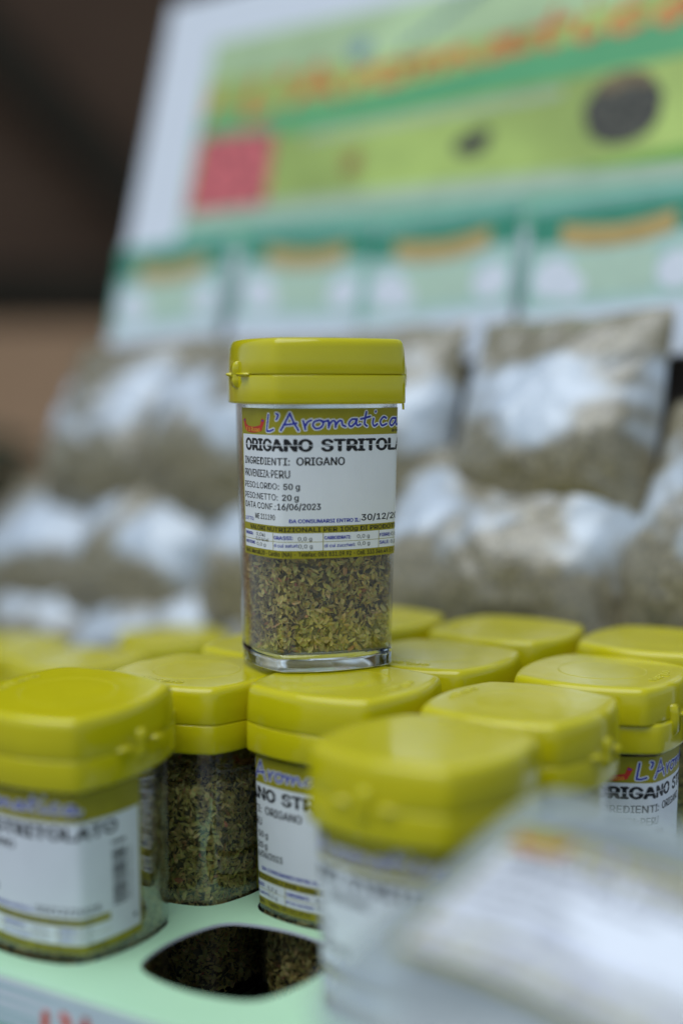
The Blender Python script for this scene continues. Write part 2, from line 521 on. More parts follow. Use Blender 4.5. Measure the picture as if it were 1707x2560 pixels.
# ------------------------------------------------------------------ the jar, built once
def build_jar_meshes():
    J = {}
    # thick clear base
    zf = .0068
    V, F = rings([row_off(-.0008, .00005, sz(0)), row_off(-.0002, .00025, sz(0)), row_off(0, .0007, sz(.0007)), row_off(0, zf * .6, sz(zf * .6)), row_off(0, zf, sz(zf)), row_off(-.0013, zf, sz(zf)), row_off(-.004, zf - .0006, sz(zf))], True, True)
    J['base'] = (V, F, m_base, True)
    # thin wall
    zs = [zf + .00002, .02, .04, .06, .08, .1006]
    V, F = rings([row_off(0, z, sz(z)) for z in zs] + [row_off(-.0008, .1045, sz(.1)), row_off(-.0018, .1045, sz(.1))] + [row_off(-.0010, z, sz(z)) for z in zs[::-1]])
    J['body'] = (V, F, m_wall, True)
    # collar
    V, F = rings([row_off(-.0045, .1018), row_off(-.0006, .1015), row_off(-.0002, .1017), row_off(0, .1026), row_off(.0000, SEAM - .0008), row_off(-.0002, SEAM - .00025), row_off(-.0010, SEAM - .0002), row_off(-.0010, SEAM + .0005)])
    J['collar'] = (V, F, m_cap, True)
    # lid
    z1 = HJ
    rows = [row_off(-.002, SEAM + .0003), row_off(-.0001, SEAM + .0002), row_off(0, SEAM + .0005), row_off(-.0003, SEAM + .006), row_off(-.0007, z1 - .0034), row_off(-.0010, z1 - .0021),
            row_off(-.0014, z1 - .0013), row_off(-.0019, z1 - .0007), row_off(-.0024, z1 - .00038), row_sc(.900, z1 - .00012), row_sc(.875, z1 - .00006), row_sc(.83, z1 - .00006)]
    for t in (.35, .7): rows.append(row_sc(.83, z1 - .00006) * (1 - t) + row_circ(.01745, z1 - .00006) * t)
    rows += [row_circ(.01745, z1 - .00006), row_circ(.0172, z1 - .00006), row_circ(.01706, z1 + .00004), row_circ(.0169, z1 + .00004), row_circ(.01676, z1 - .00006), row_circ(.0165, z1 - .00006), row_circ(.0100, z1 - .00006), row_circ(.004, z1 - .00006)]
    V, F = rings(rows, False, True)
    J['lid'] = (V, F, m_cap, True)
    return J

def hinge_mesh():
    """strap and two pins on the -X side"""
    bm = bmesh.new()
    x = -(.0531 / 2 + .0059)
    prof = [(-.0050, .0002), (-.0044, .0011), (-.0020, .0017), (-.0004, .0012), (.0004, .0013), (.0022, .0017), (.0046, .0011), (.0052, .0001)]
    vs = []
    for yy in (-.0024, .0024):
        vs.append([bm.verts.new((x - t, yy, SEAM + z)) for z, t in prof])
        vs.append([bm.verts.new((x + .002, yy, SEAM + z)) for z, t in prof])
    for k in range(len(prof) - 1):
        bm.faces.new((vs[0][k], vs[2][k], vs[2][k + 1], vs[0][k + 1]))
        bm.faces.new((vs[0][k], vs[0][k + 1], vs[1][k + 1], vs[1][k]))
        bm.faces.new((vs[2][k + 1], vs[2][k], vs[3][k], vs[3][k + 1]))
    bm.faces.new((vs[0][0], vs[1][0], vs[3][0], vs[2][0])); bm.faces.new((vs[0][-1], vs[2][-1], vs[3][-1], vs[1][-1]))
    bmesh.ops.bevel(bm, geom=bm.edges[:], offset=.00022, segments=2, affect='EDGES')
    return bm
def pin_mesh(s):
    bm = bmesh.new()
    x = -(.0531 / 2 + .0059)
    y0, y1 = .0052 * s, .0118 * s
    a = [(x + .003, y0, .0012), (x - .0024, y0, .0007), (x - .0024, y0, -.0004), (x + .003, y0, -.0016)]
    c = [(x + .0042, y1, .0010), (x - .0008, y1, .0004), (x - .0008, y1, -.0003), (x + .0042, y1, -.0012)]
    A = [bm.verts.new((p[0], p[1], SEAM + p[2])) for p in a]; B_ = [bm.verts.new((p[0], p[1], SEAM + p[2])) for p in c]
    for k in range(4):
        bm.faces.new((A[k], A[(k + 1) % 4], B_[(k + 1) % 4], B_[k]))
    bm.faces.new(A[::-1]); bm.faces.new(B_)
    bmesh.ops.recalc_face_normals(bm, faces=bm.faces[:])
    bmesh.ops.bevel(bm, geom=bm.edges[:], offset=.0004, segments=2, affect='EDGES')
    return bm
def strap_mesh(s):
    """clasp strap on the +X side"""
    bm = bmesh.new()
    yc = .0098 * s
    x = .0531 / 2 + .0059 - .0009
    prof = [(-.0068, .0003), (-.0062, .0010), (-.0050, .0012), (-.0049, .0019), (.0000, .0021), (.0030, .0019), (.0050, .0013), (.0058, .0002)]
    vs = []
    for yy in (yc - .0029, yc + .0029):
        vs.append([bm.verts.new((x + t, yy, SEAM + z)) for z, t in prof])
        vs.append([bm.verts.new((x - .002, yy, SEAM + z)) for z, t in prof])
    for k in range(len(prof) - 1):
        bm.faces.new((vs[2][k], vs[0][k], vs[0][k + 1], vs[2][k + 1]))
        bm.faces.new((vs[0][k + 1], vs[0][k], vs[1][k], vs[1][k + 1]))
        bm.faces.new((vs[2][k], vs[2][k + 1], vs[3][k + 1], vs[3][k]))
    bm.faces.new((vs[1][0], vs[0][0], vs[2][0], vs[3][0])); bm.faces.new((vs[2][-1], vs[0][-1], vs[1][-1], vs[3][-1]))
    bmesh.ops.bevel(bm, geom=bm.edges[:], offset=.0003, segments=2, affect='EDGES')
    return bm
def lip_mesh():
    bm = bmesh.new()
    x = .0531 / 2 + .0059
    n = 10; ring = []
    for k in range(n + 1):
        y = -.0055 + .011 * k / n
        e = .0034 * (1 - (y / .0062) ** 2)
        xb = x - y * y / (2 * .062)
        ring.append([bm.verts.new((xb - .002, y, SEAM + .0016)), bm.verts.new((xb + e, y, SEAM + .0013)), bm.verts.new((xb + e, y, SEAM + .0002)), bm.verts.new((xb - .002, y, SEAM - .0004 + .0006))])
    for k in range(n):
        for i in range(4):
            bm.faces.new((ring[k][i], ring[k][(i + 1) % 4], ring[k + 1][(i + 1) % 4], ring[k + 1][i]))
    bm.faces.new(ring[0][::-1]); bm.faces.new(ring[-1])
    bmesh.ops.recalc_face_normals(bm, faces=bm.faces[:])
    return bm
def emboss_mesh():
    v, f = text_geo('oriLaro', 0.03)
    wx = v[:, 0].max()
    s_ = .0036
    y = -(v[:, 0] - wx / 2) * s_ * 1.25
    x = .0222 + v[:, 1] * s_ - y * y / (2 * .045)
    bm = bmesh.new()
    vs = [bm.verts.new((a, b2, HJ + .00002)) for a, b2 in zip(x, y)]
    for q in f:
        try: bm.faces.new([vs[i] for i in q])
        except ValueError: pass
    r = bmesh.ops.extrude_face_region(bm, geom=bm.faces[:])
    for e in r['geom']:
        if isinstance(e, bmesh.types.BMVert): e.co.z += .00028
    bmesh.ops.recalc_face_normals(bm, faces=bm.faces[:])
    return bm

def oregano_mesh(fill=.0875, n=15500):
    zf = .0070
    rg = np.random.default_rng(11)
    # flake template: leaf shape with a folded midrib
    tx = np.array([-1, -.52, -.52, -.52, .48, .48, .48, 1.0])
    ty = np.array([0, .78, 0, -.78, .84, 0, -.84, 0])
    faces = [(0, 2, 1), (0, 3, 2), (1, 2, 5, 4), (2, 3, 6, 5), (4, 5, 7), (5, 6, 7)]
    nt_ = int(n * .12)
    th = rg.uniform(-math.pi, math.pi, n)
    z = rg.uniform(zf + .0008, fill, n)
    L = rg.uniform(.0009, .0022, n) * np.where(rg.random(n) < .10, 1.35, 1)
    Wd = L * rg.uniform(.28, .60, n)
    stem = rg.random(n) < .05
    Wd[stem] = .00025; L[stem] *= 1.5
    tilt = rg.normal(0, .50, n); tilt2 = rg.normal(0, .42, n)
    spin = rg.uniform(0, 2 * math.pi, n)
    inset = rg.uniform(.0004, .0040, n) ** 1.0
    top = np.arange(n) < nt_
    rr = r_of(th) * sz(z) - .0013 - inset
    rr = np.where(top, rr * np.sqrt(rg.random(n)), rr)
    z = np.where(top, fill + rg.normal(.0003, .0012, n), z)
    nx, ny = np.cos(th), np.sin(th)
    # true wall normal
    idx = np.searchsorted(RT, th) % len(RT)
    Nn = NRM[order][idx]
    n3 = np.c_[Nn, np.zeros(n)]; n3[top] = (0, 0, 1)
    t3 = np.c_[-Nn[:, 1], Nn[:, 0], np.zeros(n)]
    b3 = np.cross(n3, t3)
    # tilt the frame
    def rot(v, ax, an):
        c, s = np.cos(an)[:, None], np.sin(an)[:, None]
        return v * c + np.cross(ax, v) * s + ax * (np.sum(ax * v, 1)[:, None]) * (1 - c)
    n3b = rot(n3, t3, tilt); b3b = rot(b3, t3, tilt)
    n3c = rot(n3b, b3b, tilt2); t3c = rot(t3, b3b, tilt2)
    ca, sa = np.cos(spin)[:, None], np.sin(spin)[:, None]
    ex = t3c * ca + b3b * sa; ey = -t3c * sa + b3b * ca
    C = np.c_[rr * nx, rr * ny, z]
    fold = rg.uniform(-.35, .55, n); bend = rg.uniform(-.35, .35, n)
    jx = rg.uniform(.85, 1.15, (n, 8)); jy = rg.uniform(.7, 1.2, (n, 8))
    X = tx[None] * jx * L[:, None]; Y = ty[None] * jy * Wd[:, None]
    Zl = np.abs(Y) * fold[:, None] + (X ** 2) / L[:, None] * bend[:, None]
    P = C[:, None, :] + ex[:, None, :] * X[..., None] + ey[:, None, :] * Y[..., None] + n3c[:, None, :] * Zl[..., None]
    P[..., 2] = np.clip(P[..., 2], zf + .0001, fill + .004)
    r = np.hypot(P[..., 0], P[..., 1]); a = np.arctan2(P[..., 1], P[..., 0])
    rm = r_of(a) * sz(P[..., 2]) - .0012
    k = np.where(r > rm, rm / r, 1.0)
    P[..., 0] *= k; P[..., 1] *= k
    V = P.reshape(-1, 3)
    F = [tuple(8 * i + q for q in f) for i in range(n) for f in faces]
    mi = [0] * len(F)
    cv, cf = rings([row_off(-.0042, zf + .0001, sz(zf)), row_off(-.0042, .04, sz(.04)), row_off(-.0042, fill - .001, sz(fill)), row_off(-.012, fill - .0002, sz(fill))], True, True)
    k0 = len(V)
    V = list(map(tuple, V)) + list(map(tuple, cv)); F += [tuple(k0 + i for i in f) for f in cf]; mi += [1] * len(cf)
    return V, F, mi

LABEL = ['']
def make_proto():
    root = empty('spice_jar')
    J = build_jar_meshes()
    o = {}
    for k in ('base', 'body', 'collar', 'lid'):
        V, F, m, s = J[k]
        o[k] = mesh_obj({'base': 'jar_base', 'body': 'jar_body', 'collar': 'cap_collar', 'lid': 'cap_lid'}[k], V, F, m, root, smooth=s)
    lid = o['lid']
    bm_obj('hinge_strap', hinge_mesh(), m_cap, lid, True)
    for s in (-1, 1): bm_obj('hinge_pin', pin_mesh(s), m_cap, lid, True)
    for s in (-1, 1): bm_obj('clasp_strap', strap_mesh(s), m_cap, lid, True)
    bm_obj('clasp_lip', lip_mesh(), m_cap, lid, True)
    bm_obj('raised_lettering', emboss_mesh(), m_emb, lid)
    a, p = label_print()
    la = D.objects.new('paper_label', wrap_label(a, 'paper_label')); COL.objects.link(la); la.parent = root
    pr = D.objects.new('label_print', wrap_label(p, 'label_print')); COL.objects.link(pr); pr.parent = la
    V, F, mi = oregano_mesh()
    og = mesh_obj('oregano', V, F, [m_flake, m_core], root, mi, smooth=False)
    og['kind'] = 'stuff'
    return root

def copy_tree(o, parent=None):
    c = o.copy(); COL.objects.link(c); c.parent = parent
    for ch in [q for q in D.objects if q.parent == o]:
        copy_tree(ch, c)
    return c

# ------------------------------------------------------------------ setting
m_counter = flat('counter_cloth', (0.16, 0.165, 0.16), 0.8, 0.1, 20)
m_ground = flat('paving', (0.20, 0.19, 0.17), 0.9, 0.2, 3)
COUNTER_Z = -.160
bm = bmesh.new(); box(bm, (-.62, .10, COUNTER_Z - .03), (.75, 1.30, COUNTER_Z), bev=.004)
tag(bm_obj('counter', bm, m_counter), kind='structure')
bm = bmesh.new(); box(bm, (-8, -6, -1.0), (8, 9, -.95))
tag(bm_obj('ground', bm, m_ground), kind='structure')

def wood(name, c1, c2, sc=(1, 1, 1)):
    m, nt, b = new_mat(name)
    add_mottle(nt, b, c1, c2, 2.2, 5, .3, .7, 'Object', sc)
    b.inputs['Roughness'].default_value = .8
    b.inputs['Specular IOR Level'].default_value = .1
    return m
m_wallw = wood('brown_boarding', (.078, .047, .030), (.098, .060, .038), (1, 1, 6))
m_walll = wood('brown_render', (.40, .245, .140), (.46, .285, .165), (1, 1, 1))
m_beam = wood('dark_beam_wood', (.022, .018, .012), (.030, .024, .016), (4, 1, 1))
WY = 3.5
bm = bmesh.new(); box(bm, (-3.0, WY, -.95), (2.0, WY + .1, 2.6))
tag(bm_obj('wall', bm, m_wallw), kind='structure')
bm = bmesh.new(); box(bm, (-3.0, WY - .03, -.95), (2.0, WY - .002, .25))
tag(bm_obj('wall', bm, m_walll), kind='structure')
bm = bmesh.new(); box(bm, (-3.0, WY - .040, .27), (2.0, WY - .0005, .39), bev=.004)
tag(bm_obj('wooden_rail', bm, m_beam), 'dark brown horizontal rail running across the wall behind the display', 'rail')
bm = bmesh.new()
pa, pb = Vector((-1.05, WY - .06, 1.16)), Vector((-.40, WY - .06, .46))
ln = (pb - pa).length; ang = math.atan2(pb.z - pa.z, pb.x - pa.x)
box(bm, (-.15, -.05, -.055), (ln, .05, .055), Matrix.Translation(pa) @ Matrix.Rotation(-ang, 4, 'Y'), bev=.004)
tag(bm_obj('wooden_brace', bm, m_beam), 'dark diagonal timber brace on the brown wall, upper left', 'beam')

# shrub far behind on the left
m_leaf, nt, b = new_mat('dark_leaf')
ge = node(nt, 'ShaderNodeNewGeometry'); cr = node(nt, 'ShaderNodeValToRGB')
cr.color_ramp.elements[0].color = (.012, .030, .008, 1); cr.color_ramp.elements[1].color = (.030, .060, .016, 1)
nt.links.new(ge.outputs['Random Per Island'], cr.inputs[0]); nt.links.new(cr.outputs[0], b.inputs['Base Color'])
b.inputs['Roughness'].default_value = .6
m_bark = flat('bark', (.07, .05, .035), .9, .3, 30)
sh = empty('shrub', (-.665, 2.5, -.95))
tag(sh, 'dark green leafy shrub far behind the bags at the left edge', 'shrub')
bm = bmesh.new()
for (dx, dy) in ((0, 0), (.05, .02), (-.05, -.03), (.02, -.05)):
    r = bmesh.ops.create_cone(bm, cap_ends=True, segments=7, radius1=.016, radius2=.006, depth=.80)
    for v in r['verts']:
        t = (v.co.z + .4) / .8
        v.co = Vector((v.co.x + dx * (1 + 2 * t), v.co.y + dy * (1 + 2 * t), t * .80))
bm_obj('trunk', bm, m_bark, sh)
V, F = [], []
rl = random.Random(5)
for k in range(900):
    a = rl.uniform(0, 6.283); ph = math.acos(rl.uniform(-1, 1)); q = rl.uniform(.35, 1) ** .5
    c = Vector((.17 * q * math.sin(ph) * math.cos(a), .17 * q * math.sin(ph) * math.sin(a), .80 + .19 * q * math.cos(ph)))
    M = Matrix.Rotation(rl.uniform(0, 6.28), 3, 'Z') @ Matrix.Rotation(rl.uniform(-1.2, 1.2), 3, 'X')
    L = rl.uniform(.018, .034)
    k0 = len(V)
    for q2 in ((-1, 0, 0), (0, .42, .1), (1, 0, -.1), (0, -.42, .1)): V.append(c + M @ Vector(q2) * L)
    F.append((k0, k0 + 1, k0 + 2, k0 + 3))
mesh_obj('crown', V, F, m_leaf, sh, smooth=False)

# ------------------------------------------------------------------ the tray of jars
TR = rad(-33)
TF, TG = Vector((math.cos(TR), math.sin(TR))), Vector((-math.sin(TR), math.cos(TR)))
def fg(x, y): return (x * TF.x + y * TF.y, x * TG.x + y * TG.y)
TRAY_Z = -.0850
E0 = np.array([.0630, .4925]); e1 = np.array([.0361, .0537]); e2 = np.array([.0613, -.0281])
def cell(i, j): q = E0 + i * e1 + j * e2; return float(q[0]), float(q[1])

m_mint, nt, b = new_mat('mint_card')
add_mottle(nt, b, (.46, .72, .455), (.49, .75, .485), 25)
b.inputs['Roughness'].default_value = .38
m_cardwhite = flat('white_card', (.74, .76, .78), .4, .02, 40)
m_teal = flat('teal_print', (.10, .40, .27), .4, .05, 40)
m_paleteal = flat('pale_teal_print', (.36, .55, .53), .4, .04, 40)
m_green = flat('green_print', (.13, .40, .14), .4, .05, 40)
m_tomato = flat('tomato_print', (.72, .12, .06), .4, .05, 40)
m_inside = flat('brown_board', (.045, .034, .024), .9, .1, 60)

tray = empty('display_tray', (0, 0, COUNTER_Z), TR)
tag(tray, 'mint green card tray with holes holding the yellow-capped jars', 'tray')
f0, f1, g0, g1 = -.398, -.170, .3215, .620
cu = D.curves.new('c', 'CURVE'); cu.dimensions = '2D'; cu.fill_mode = 'BOTH'; cu.extrude = .0006
def spl(pts):
    s = cu.splines.new('POLY'); s.points.add(len(pts) - 1)
    for q, (x, y) in zip(s.points, pts): q.co = (x, y, 0, 1)
    s.use_cyclic_u = True
spl([(f0, g0), (f1, g0), (f1, g1), (f0, g1)])
HOLE = make_outline(.0533, .0059, .0066)[::16] * (sz(.0412) + .040)
for i in range(-1, 3):
    for j in (-2, -1, 0):
        cx, cy = cell(i, j)
        if (i, j) == (0, -2): cx += .003
        a, b2 = fg(cx, cy)
        spl([(a + q[0], b2 + q[1]) for q in HOLE])
to = D.objects.new('c', cu); COL.objects.link(to)
me = D.meshes.new_from_object(to.evaluated_get(bpy.context.evaluated_depsgraph_get()))
D.objects.remove(to)
me.materials.clear(); me.materials.append(m_mint); me.materials.append(m_inside)
me.materials.append(m_cardwhite)
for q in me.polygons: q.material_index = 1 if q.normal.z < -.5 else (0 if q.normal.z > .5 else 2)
tp = D.objects.new('top_panel', me); COL.objects.link(tp); tp.parent = tray; tp.location = (0, 0, TRAY_Z - .0006 - COUNTER_Z)
zt = TRAY_Z - .0006 - COUNTER_Z
bm = bmesh.new(); box(bm, (f0, g0 - .0010, 0), (f1, g0 + .0001, zt + .0004), bev=.0003); fp = bm_obj('front_panel', bm, m_mint, tray)
bm = bmesh.new(); box(bm, (f0 - .001, g0, 0), (f0 - .0001, g1, zt)); bm_obj('side_panel', bm, m_mint, tray)
bm = bmesh.new(); box(bm, (f1 + .0001, g0, 0), (f1 + .001, g1, zt)); bm_obj('side_panel', bm, m_mint, tray)
bm = bmesh.new(); box(bm, (f0, g1 + .0001, 0), (f1, g1 + .001, zt)); bm_obj('back_panel', bm, m_mint, tray)
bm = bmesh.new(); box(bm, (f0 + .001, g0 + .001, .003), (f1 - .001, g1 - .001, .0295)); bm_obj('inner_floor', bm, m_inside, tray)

def flat_print(pr, name, mats, parent, fn, gx=None, gy=None):
    bm = bmesh.new()
    vs = [bm.verts.new(v) for v in pr.v]
    for f, mi in zip(pr.f, pr.m):
        try: bm.faces.new([vs[i] for i in f]).material_index = mi
        except ValueError: pass
    if gx is not None:
        for x in gx: bmesh.ops.bisect_plane(bm, geom=bm.verts[:] + bm.edges[:] + bm.faces[:], dist=1e-6, plane_co=(x, 0, 0), plane_no=(1, 0, 0))
    if gy is not None:
        for x in gy: bmesh.ops.bisect_plane(bm, geom=bm.verts[:] + bm.edges[:] + bm.faces[:], dist=1e-6, plane_co=(0, 0, x), plane_no=(0, 0, 1))
    for v in bm.verts: v.co = fn(v.co.x, v.co.z, v.co.y)
    me = D.meshes.new(name); bm.to_mesh(me); bm.free()
    for m in mats: me.materials.append(m)
    o = D.objects.new(name, me); COL.objects.link(o); o.parent = parent
    return o
p = Print()    # x = f in mm, y = height below the tray top in mm
x0, x1 = f0 * 1000 + .3, f1 * 1000 - .3
p.rect(x0, x1, -16.5, -.4, 0, .1)
p.rect(x0, x1, -4.4, -2.6, 1, .2); p.rect(x0, x1, -8.2, -6.8, 1, .2); p.rect(x0, x1, -12.2, -10.4, 1, .2); p.rect(x0, x1, -15.2, -13.4, 1, .2)
p.rect(x0, x1, -73.0, -16.5, 2, .1)
for st in AROMA:
    p.stroke([(-324 + (q[0] + 30.6) * 1.9, -26.8 + (q[1] - 91.5) * 3.0) for q in st], 3.3, 3, .25)
flat_print(p, 'front_print', [m_cardwhite, m_paleteal, m_teal, m_tomato], fp, lambda x, y, l: (x / 1000, g0 - .0010 - l / 1000, zt + y / 1000))

# ------------------------------------------------------------------ jars
proto = make_proto()
YJ = 'yellow-capped jars of crushed oregano'
spots = [  # x, y, lid top z, jar turn, lid turn, label
    (-.0103, .5598, HJ + .0003, 22.7, 0, 'clear jar of crushed oregano with white label standing on top of the other jars'),
    (-.0957, .4940, -.0025, -31, 180, 'yellow-capped jar at the left edge, label with barcode, hinge facing right'),
    (-.0566, .5487, -.0020, 150, 90, 'yellow-capped jar with no label in front, dark oregano showing, behind the empty hole'),
    (.0017, .5206, .0000, -33, 0, 'labelled jar directly under the standing jar, its yellow lid carrying it'),
    (.0266, .4396, -.0018, -38, 90, 'blurred yellow-capped jar nearest the camera, beside the empty hole'),
    (.0630, .4925, -.0018, -33, 180, 'yellow-capped jar behind the nearest blurred jar, partly hidden by the white packet'),
    (.1016, .5469, -.0018, 69, -99, 'yellow-capped jar at the right edge with clasp and label turned to the right'),
    (.0382, .5743, -.0005, 237, 0, 'yellow-capped jar just right of and behind the standing jar'),
    (*cell(1, -2), -.0010, 147, 180, 'yellow-capped jar just left of and behind the standing jar, mostly hidden'),
    (*cell(2, -2), .0015, -33, 0, 'yellow-capped jar in the back row directly behind the standing jar'),
    (*cell(2, -1), .0010, 57, 90, 'yellow-capped jar in the back row, second from the right'),
    (*cell(2, 0), .0010, 147, 180, 'yellow-capped jar in the back row at the right edge'),
    (-.0952, .8000, COUNTER_Z + HJ + .0005, 20, 0, 'blurred yellow-capped jar on the counter, behind the unlabelled jar'),
    (-.1370, .7320, COUNTER_Z + HJ + .0005, 50, 90, 'blurred yellow-capped jar on the counter, middle of the three at left'),
    (-.1860, .7780, COUNTER_Z + HJ + .0005, -20, 0, 'blurred yellow-capped jar on the counter at the far left edge'),
]
for k, (x, y, z, rj, rl_, lab) in enumerate(spots):
    o = proto if k == 0 else copy_tree(proto)
    o.location = (x, y, z - HJ + .0000)
    o.rotation_euler = (0, 0, rad(rj))
    for ch in D.objects:
        if ch.parent == o and ch.name.startswith('cap_lid'):
            ch.rotation_euler = (0, 0, rad(rl_))
    if k == 1:      # this jar leans a little towards the camera in its hole
        o.matrix_world = Matrix.Translation((-.0941, .4979, -.1235)) @ Matrix.Rotation(rad(-.8), 4, 'Y') @ Matrix.Rotation(rad(3.66), 4, 'X') @ Matrix.Rotation(rad(-31), 4, 'Z')
    tag(o, lab, 'jar', YJ)
# a sliver of moulding flash under the collar of the standing jar
for ch in D.objects:
    if ch.parent == proto and ch.name.startswith('cap_collar'):
        P, N = on_outline([24.5, 26.2, 25.6]); q = P + N * -.0004
        zz = [.1016, .1016, .0992]
        mesh_obj('moulding_flash', [(*q[i], zz[i]) for i in range(3)] + [(*(P[i] - N[i] * .0012), zz[i]) for i in range(3)], [(0, 1, 2), (5, 4, 3), (0, 2, 5, 3), (1, 4, 5, 2), (0, 3, 4, 1)], m_cap, ch, smooth=False)

# ------------------------------------------------------------------ the leaning display board
PSI, TAU = rad(40), rad(15)
bU = Vector((math.cos(PSI), -math.sin(PSI), 0)); bb = Vector((math.sin(PSI), math.cos(PSI), 0))
bV = bb * math.sin(TAU) + Vector((0, 0, 1)) * math.cos(TAU); bN = bU.cross(bV)
BO = Vector((.111, .80, -.05))
BM = Matrix(((bU.x, bV.x, bN.x, BO.x), (bU.y, bV.y, bN.y, BO.y), (bU.z, bV.z, bN.z, BO.z), (0, 0, 0, 1)))
def at_board(name, u, v, n, tilt=0.0, roll=0.0):
    o = empty(name)
    o.matrix_world = BM @ Matrix.Translation((u, v, n)) @ Matrix.Rotation(roll, 4, 'Z') @ Matrix.Rotation(tilt, 4, 'X')
    return o
m_hg1 = flat('pale_green_print', (.46, .59, .31), .4, .22, 9)
m_hg2 = flat('lime_print', (.42, .53, .13), .4, .30, 9)
m_hg3 = flat('leaf_green_print', (.12, .42, .17), .4, .06, 14)
m_hg4 = flat('sea_green_print', (.20, .46, .29), .4, .06, 14)
m_pink = flat('pink_peppercorn_print', (.60, .13, .13), .5, .45, 90)
m_orange = flat('orange_print', (.74, .22, .06), .4, .1, 40)
m_brownp = flat('star_anise_print', (.36, .17, .05), .4, .3, 120)
m_dark = flat('peppercorn_print', (.07, .065, .045), .5, .7, 220)
m_bowl = flat('wooden_bowl_print', (.20, .14, .06), .4, .3, 60)
m_greyp = flat('grey_print', (.46, .55, .40), .4, .05, 60)
m_greyb = flat('blue_grey_print', (.22, .34, .36), .4, .1, 60)
m_grass = flat('grass_green_print', (.22, .44, .08), .4, .1, 14)
HM = [m_cardwhite, m_hg1, m_hg2, m_hg3, m_hg4, m_pink, m_orange, m_brownp, m_dark, m_bowl, m_greyp, m_greyb, m_grass]
board = empty('display_board'); board.matrix_world = BM
tag(board, 'white-edged green advertising board leaning behind the oregano bags', 'display board')
bm = bmesh.new(); box(bm, (-.4245, -.110, -.006), (.30, .475, 0), bev=.0012); bp = bm_obj('backing_board', bm, m_cardwhite, board)
bm = bmesh.new(); box(bm, (-.41, -.112, .0005), (.28, -.035, .085), bev=.001); bm_obj('bag_bin', bm, m_cardwhite, board)
bm = bmesh.new(); box(bm, (-.405, -.034, .0004), (.28, .20, .0040), bev=.0005); bm_obj('gap_shade_panel', bm, m_inside, board)  # dark sheet added over the white board, standing in for shade between bags
bm = bmesh.new(); box(bm, (-.02, -.118, -.13), (.02, .22, -.0065), Matrix.Identity(4), bev=.001); bm_obj('rear_strut', bm, m_inside, board)
p = Print()
p.rect(-366, 262, 262, 434, 1, .2)
p.add([(-366, 402), (-200, 396), (-60, 398), (60, 412), (262, 434), (262, 340), (60, 345), (-60, 352), (-200, 350), (-366, 350)], [(0, 1, 2, 7, 8, 9), (2, 3, 4, 5, 6, 7)], 2, .3)
p.add([(-366, 374), (-280, 370), (-180, 372), (-80, 380), (0, 385), (80, 392), (262, 405), (262, 372), (80, 364), (0, 360), (-80, 357), (-180, 352), (-280, 350), (-366, 352)],
      [(0, 1, 12, 13), (1, 2, 11, 12), (2, 3, 10, 11), (3, 4, 9, 10), (4, 5, 8, 9), (5, 6, 7, 8)], 3, .4)
p.rect(-366, 262, 300, 350, 2, .35)
p.rect(-366, 262, 286, 296, 10, .4)
p.rect(-366, 262, 262, 287, 4, .4)
p.add([(-40, 296), (262, 296), (262, 326), (60, 308)], [(0, 1, 2, 3)], 12, .37)
p.add([(-363, 297), (-281, 297.5), (-283, 354), (-360, 357)], [(0, 1, 2, 3)], 5, .5)
for k in range(8):
    a = k * math.pi / 4
    p.add([(-205 + 3 * math.cos(a + 1.2), 321 + 3 * math.sin(a + 1.2)), (-205 + 12 * math.cos(a), 321 + 12 * math.sin(a)), (-205 + 3 * math.cos(a - 1.2), 321 + 3 * math.sin(a - 1.2))], [(0, 2, 1)], 7, .5)
p.disc((-205, 321), 4.5, 4.5, 7, .55)
p.disc((-106, 323), 14, 8, 8, .5); p.disc((-99, 328), 8, 5, 8, .52)
p.disc((0, 344), 22, 14, 9, .5, 28); p.disc((2, 329), 25, 18, 8, .55, 28); p.disc((-14, 336), 12, 11, 8, .56, 20); p.disc((16, 337), 11, 10, 8, .565, 20); p.disc((4, 342), 9, 7, 8, .57, 16)
p.disc((68, 356), 15, 11, 9, .5, 20); p.disc((68, 354), 12, 8, 8, .55, 20)
for k in range(42):
    p.rect(-252 + k * 5, -252 + k * 5 + 3.4, 341 + (k % 3) * .6 + k * .12, 347 + (k % 4) * .8 + k * .12, 10, .6)
for st in AROMA:
    p.stroke([(-318 + (q[0] + 30.6) * 6.6, 368 + (q[1] - 91.5) * 4.3 + (q[0] + 30.6) * .18) for q in st], 5.6, 6, .65)
p.stroke([(-372 + 12, 372), (-356, 382), (-352, 392)], 6, 6, .65)
for k in range(14):
    a = .55
    p.stroke([(-176 + k * 8.5, 398 + k * 4.6), (-173 + k * 8.5, 404 + k * 4.6)], 4.2, 11, .62, False)
p.disc((-215, 404), 10, 9, 11, .6)
flat_print(p, 'board_print', HM, bp, lambda x, y, l: (x / 1000, y / 1000, l / 1000))

# ------------------------------------------------------------------ bags of oregano
m_bag, nt, b = new_mat('bagged_oregano_glare')
tc = node(nt, 'ShaderNodeTexCoord')
n1 = node(nt, 'ShaderNodeTexNoise'); n1.inputs['Scale'].default_value = 260; n1.inputs['Detail'].default_value = 4
cr = node(nt, 'ShaderNodeValToRGB'); cr.color_ramp.elements[0].position = .3; cr.color_ramp.elements[1].position = .72
cr.color_ramp.elements[0].color = (.115, .092, .046, 1); cr.color_ramp.elements[1].color = (.335, .285, .165, 1)
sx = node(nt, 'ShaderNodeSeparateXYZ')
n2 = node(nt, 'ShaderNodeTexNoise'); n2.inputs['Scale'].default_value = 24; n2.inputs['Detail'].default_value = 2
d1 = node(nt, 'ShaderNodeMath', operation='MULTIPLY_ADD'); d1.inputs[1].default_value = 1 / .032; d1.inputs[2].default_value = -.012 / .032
d2 = node(nt, 'ShaderNodeMath', operation='MULTIPLY')
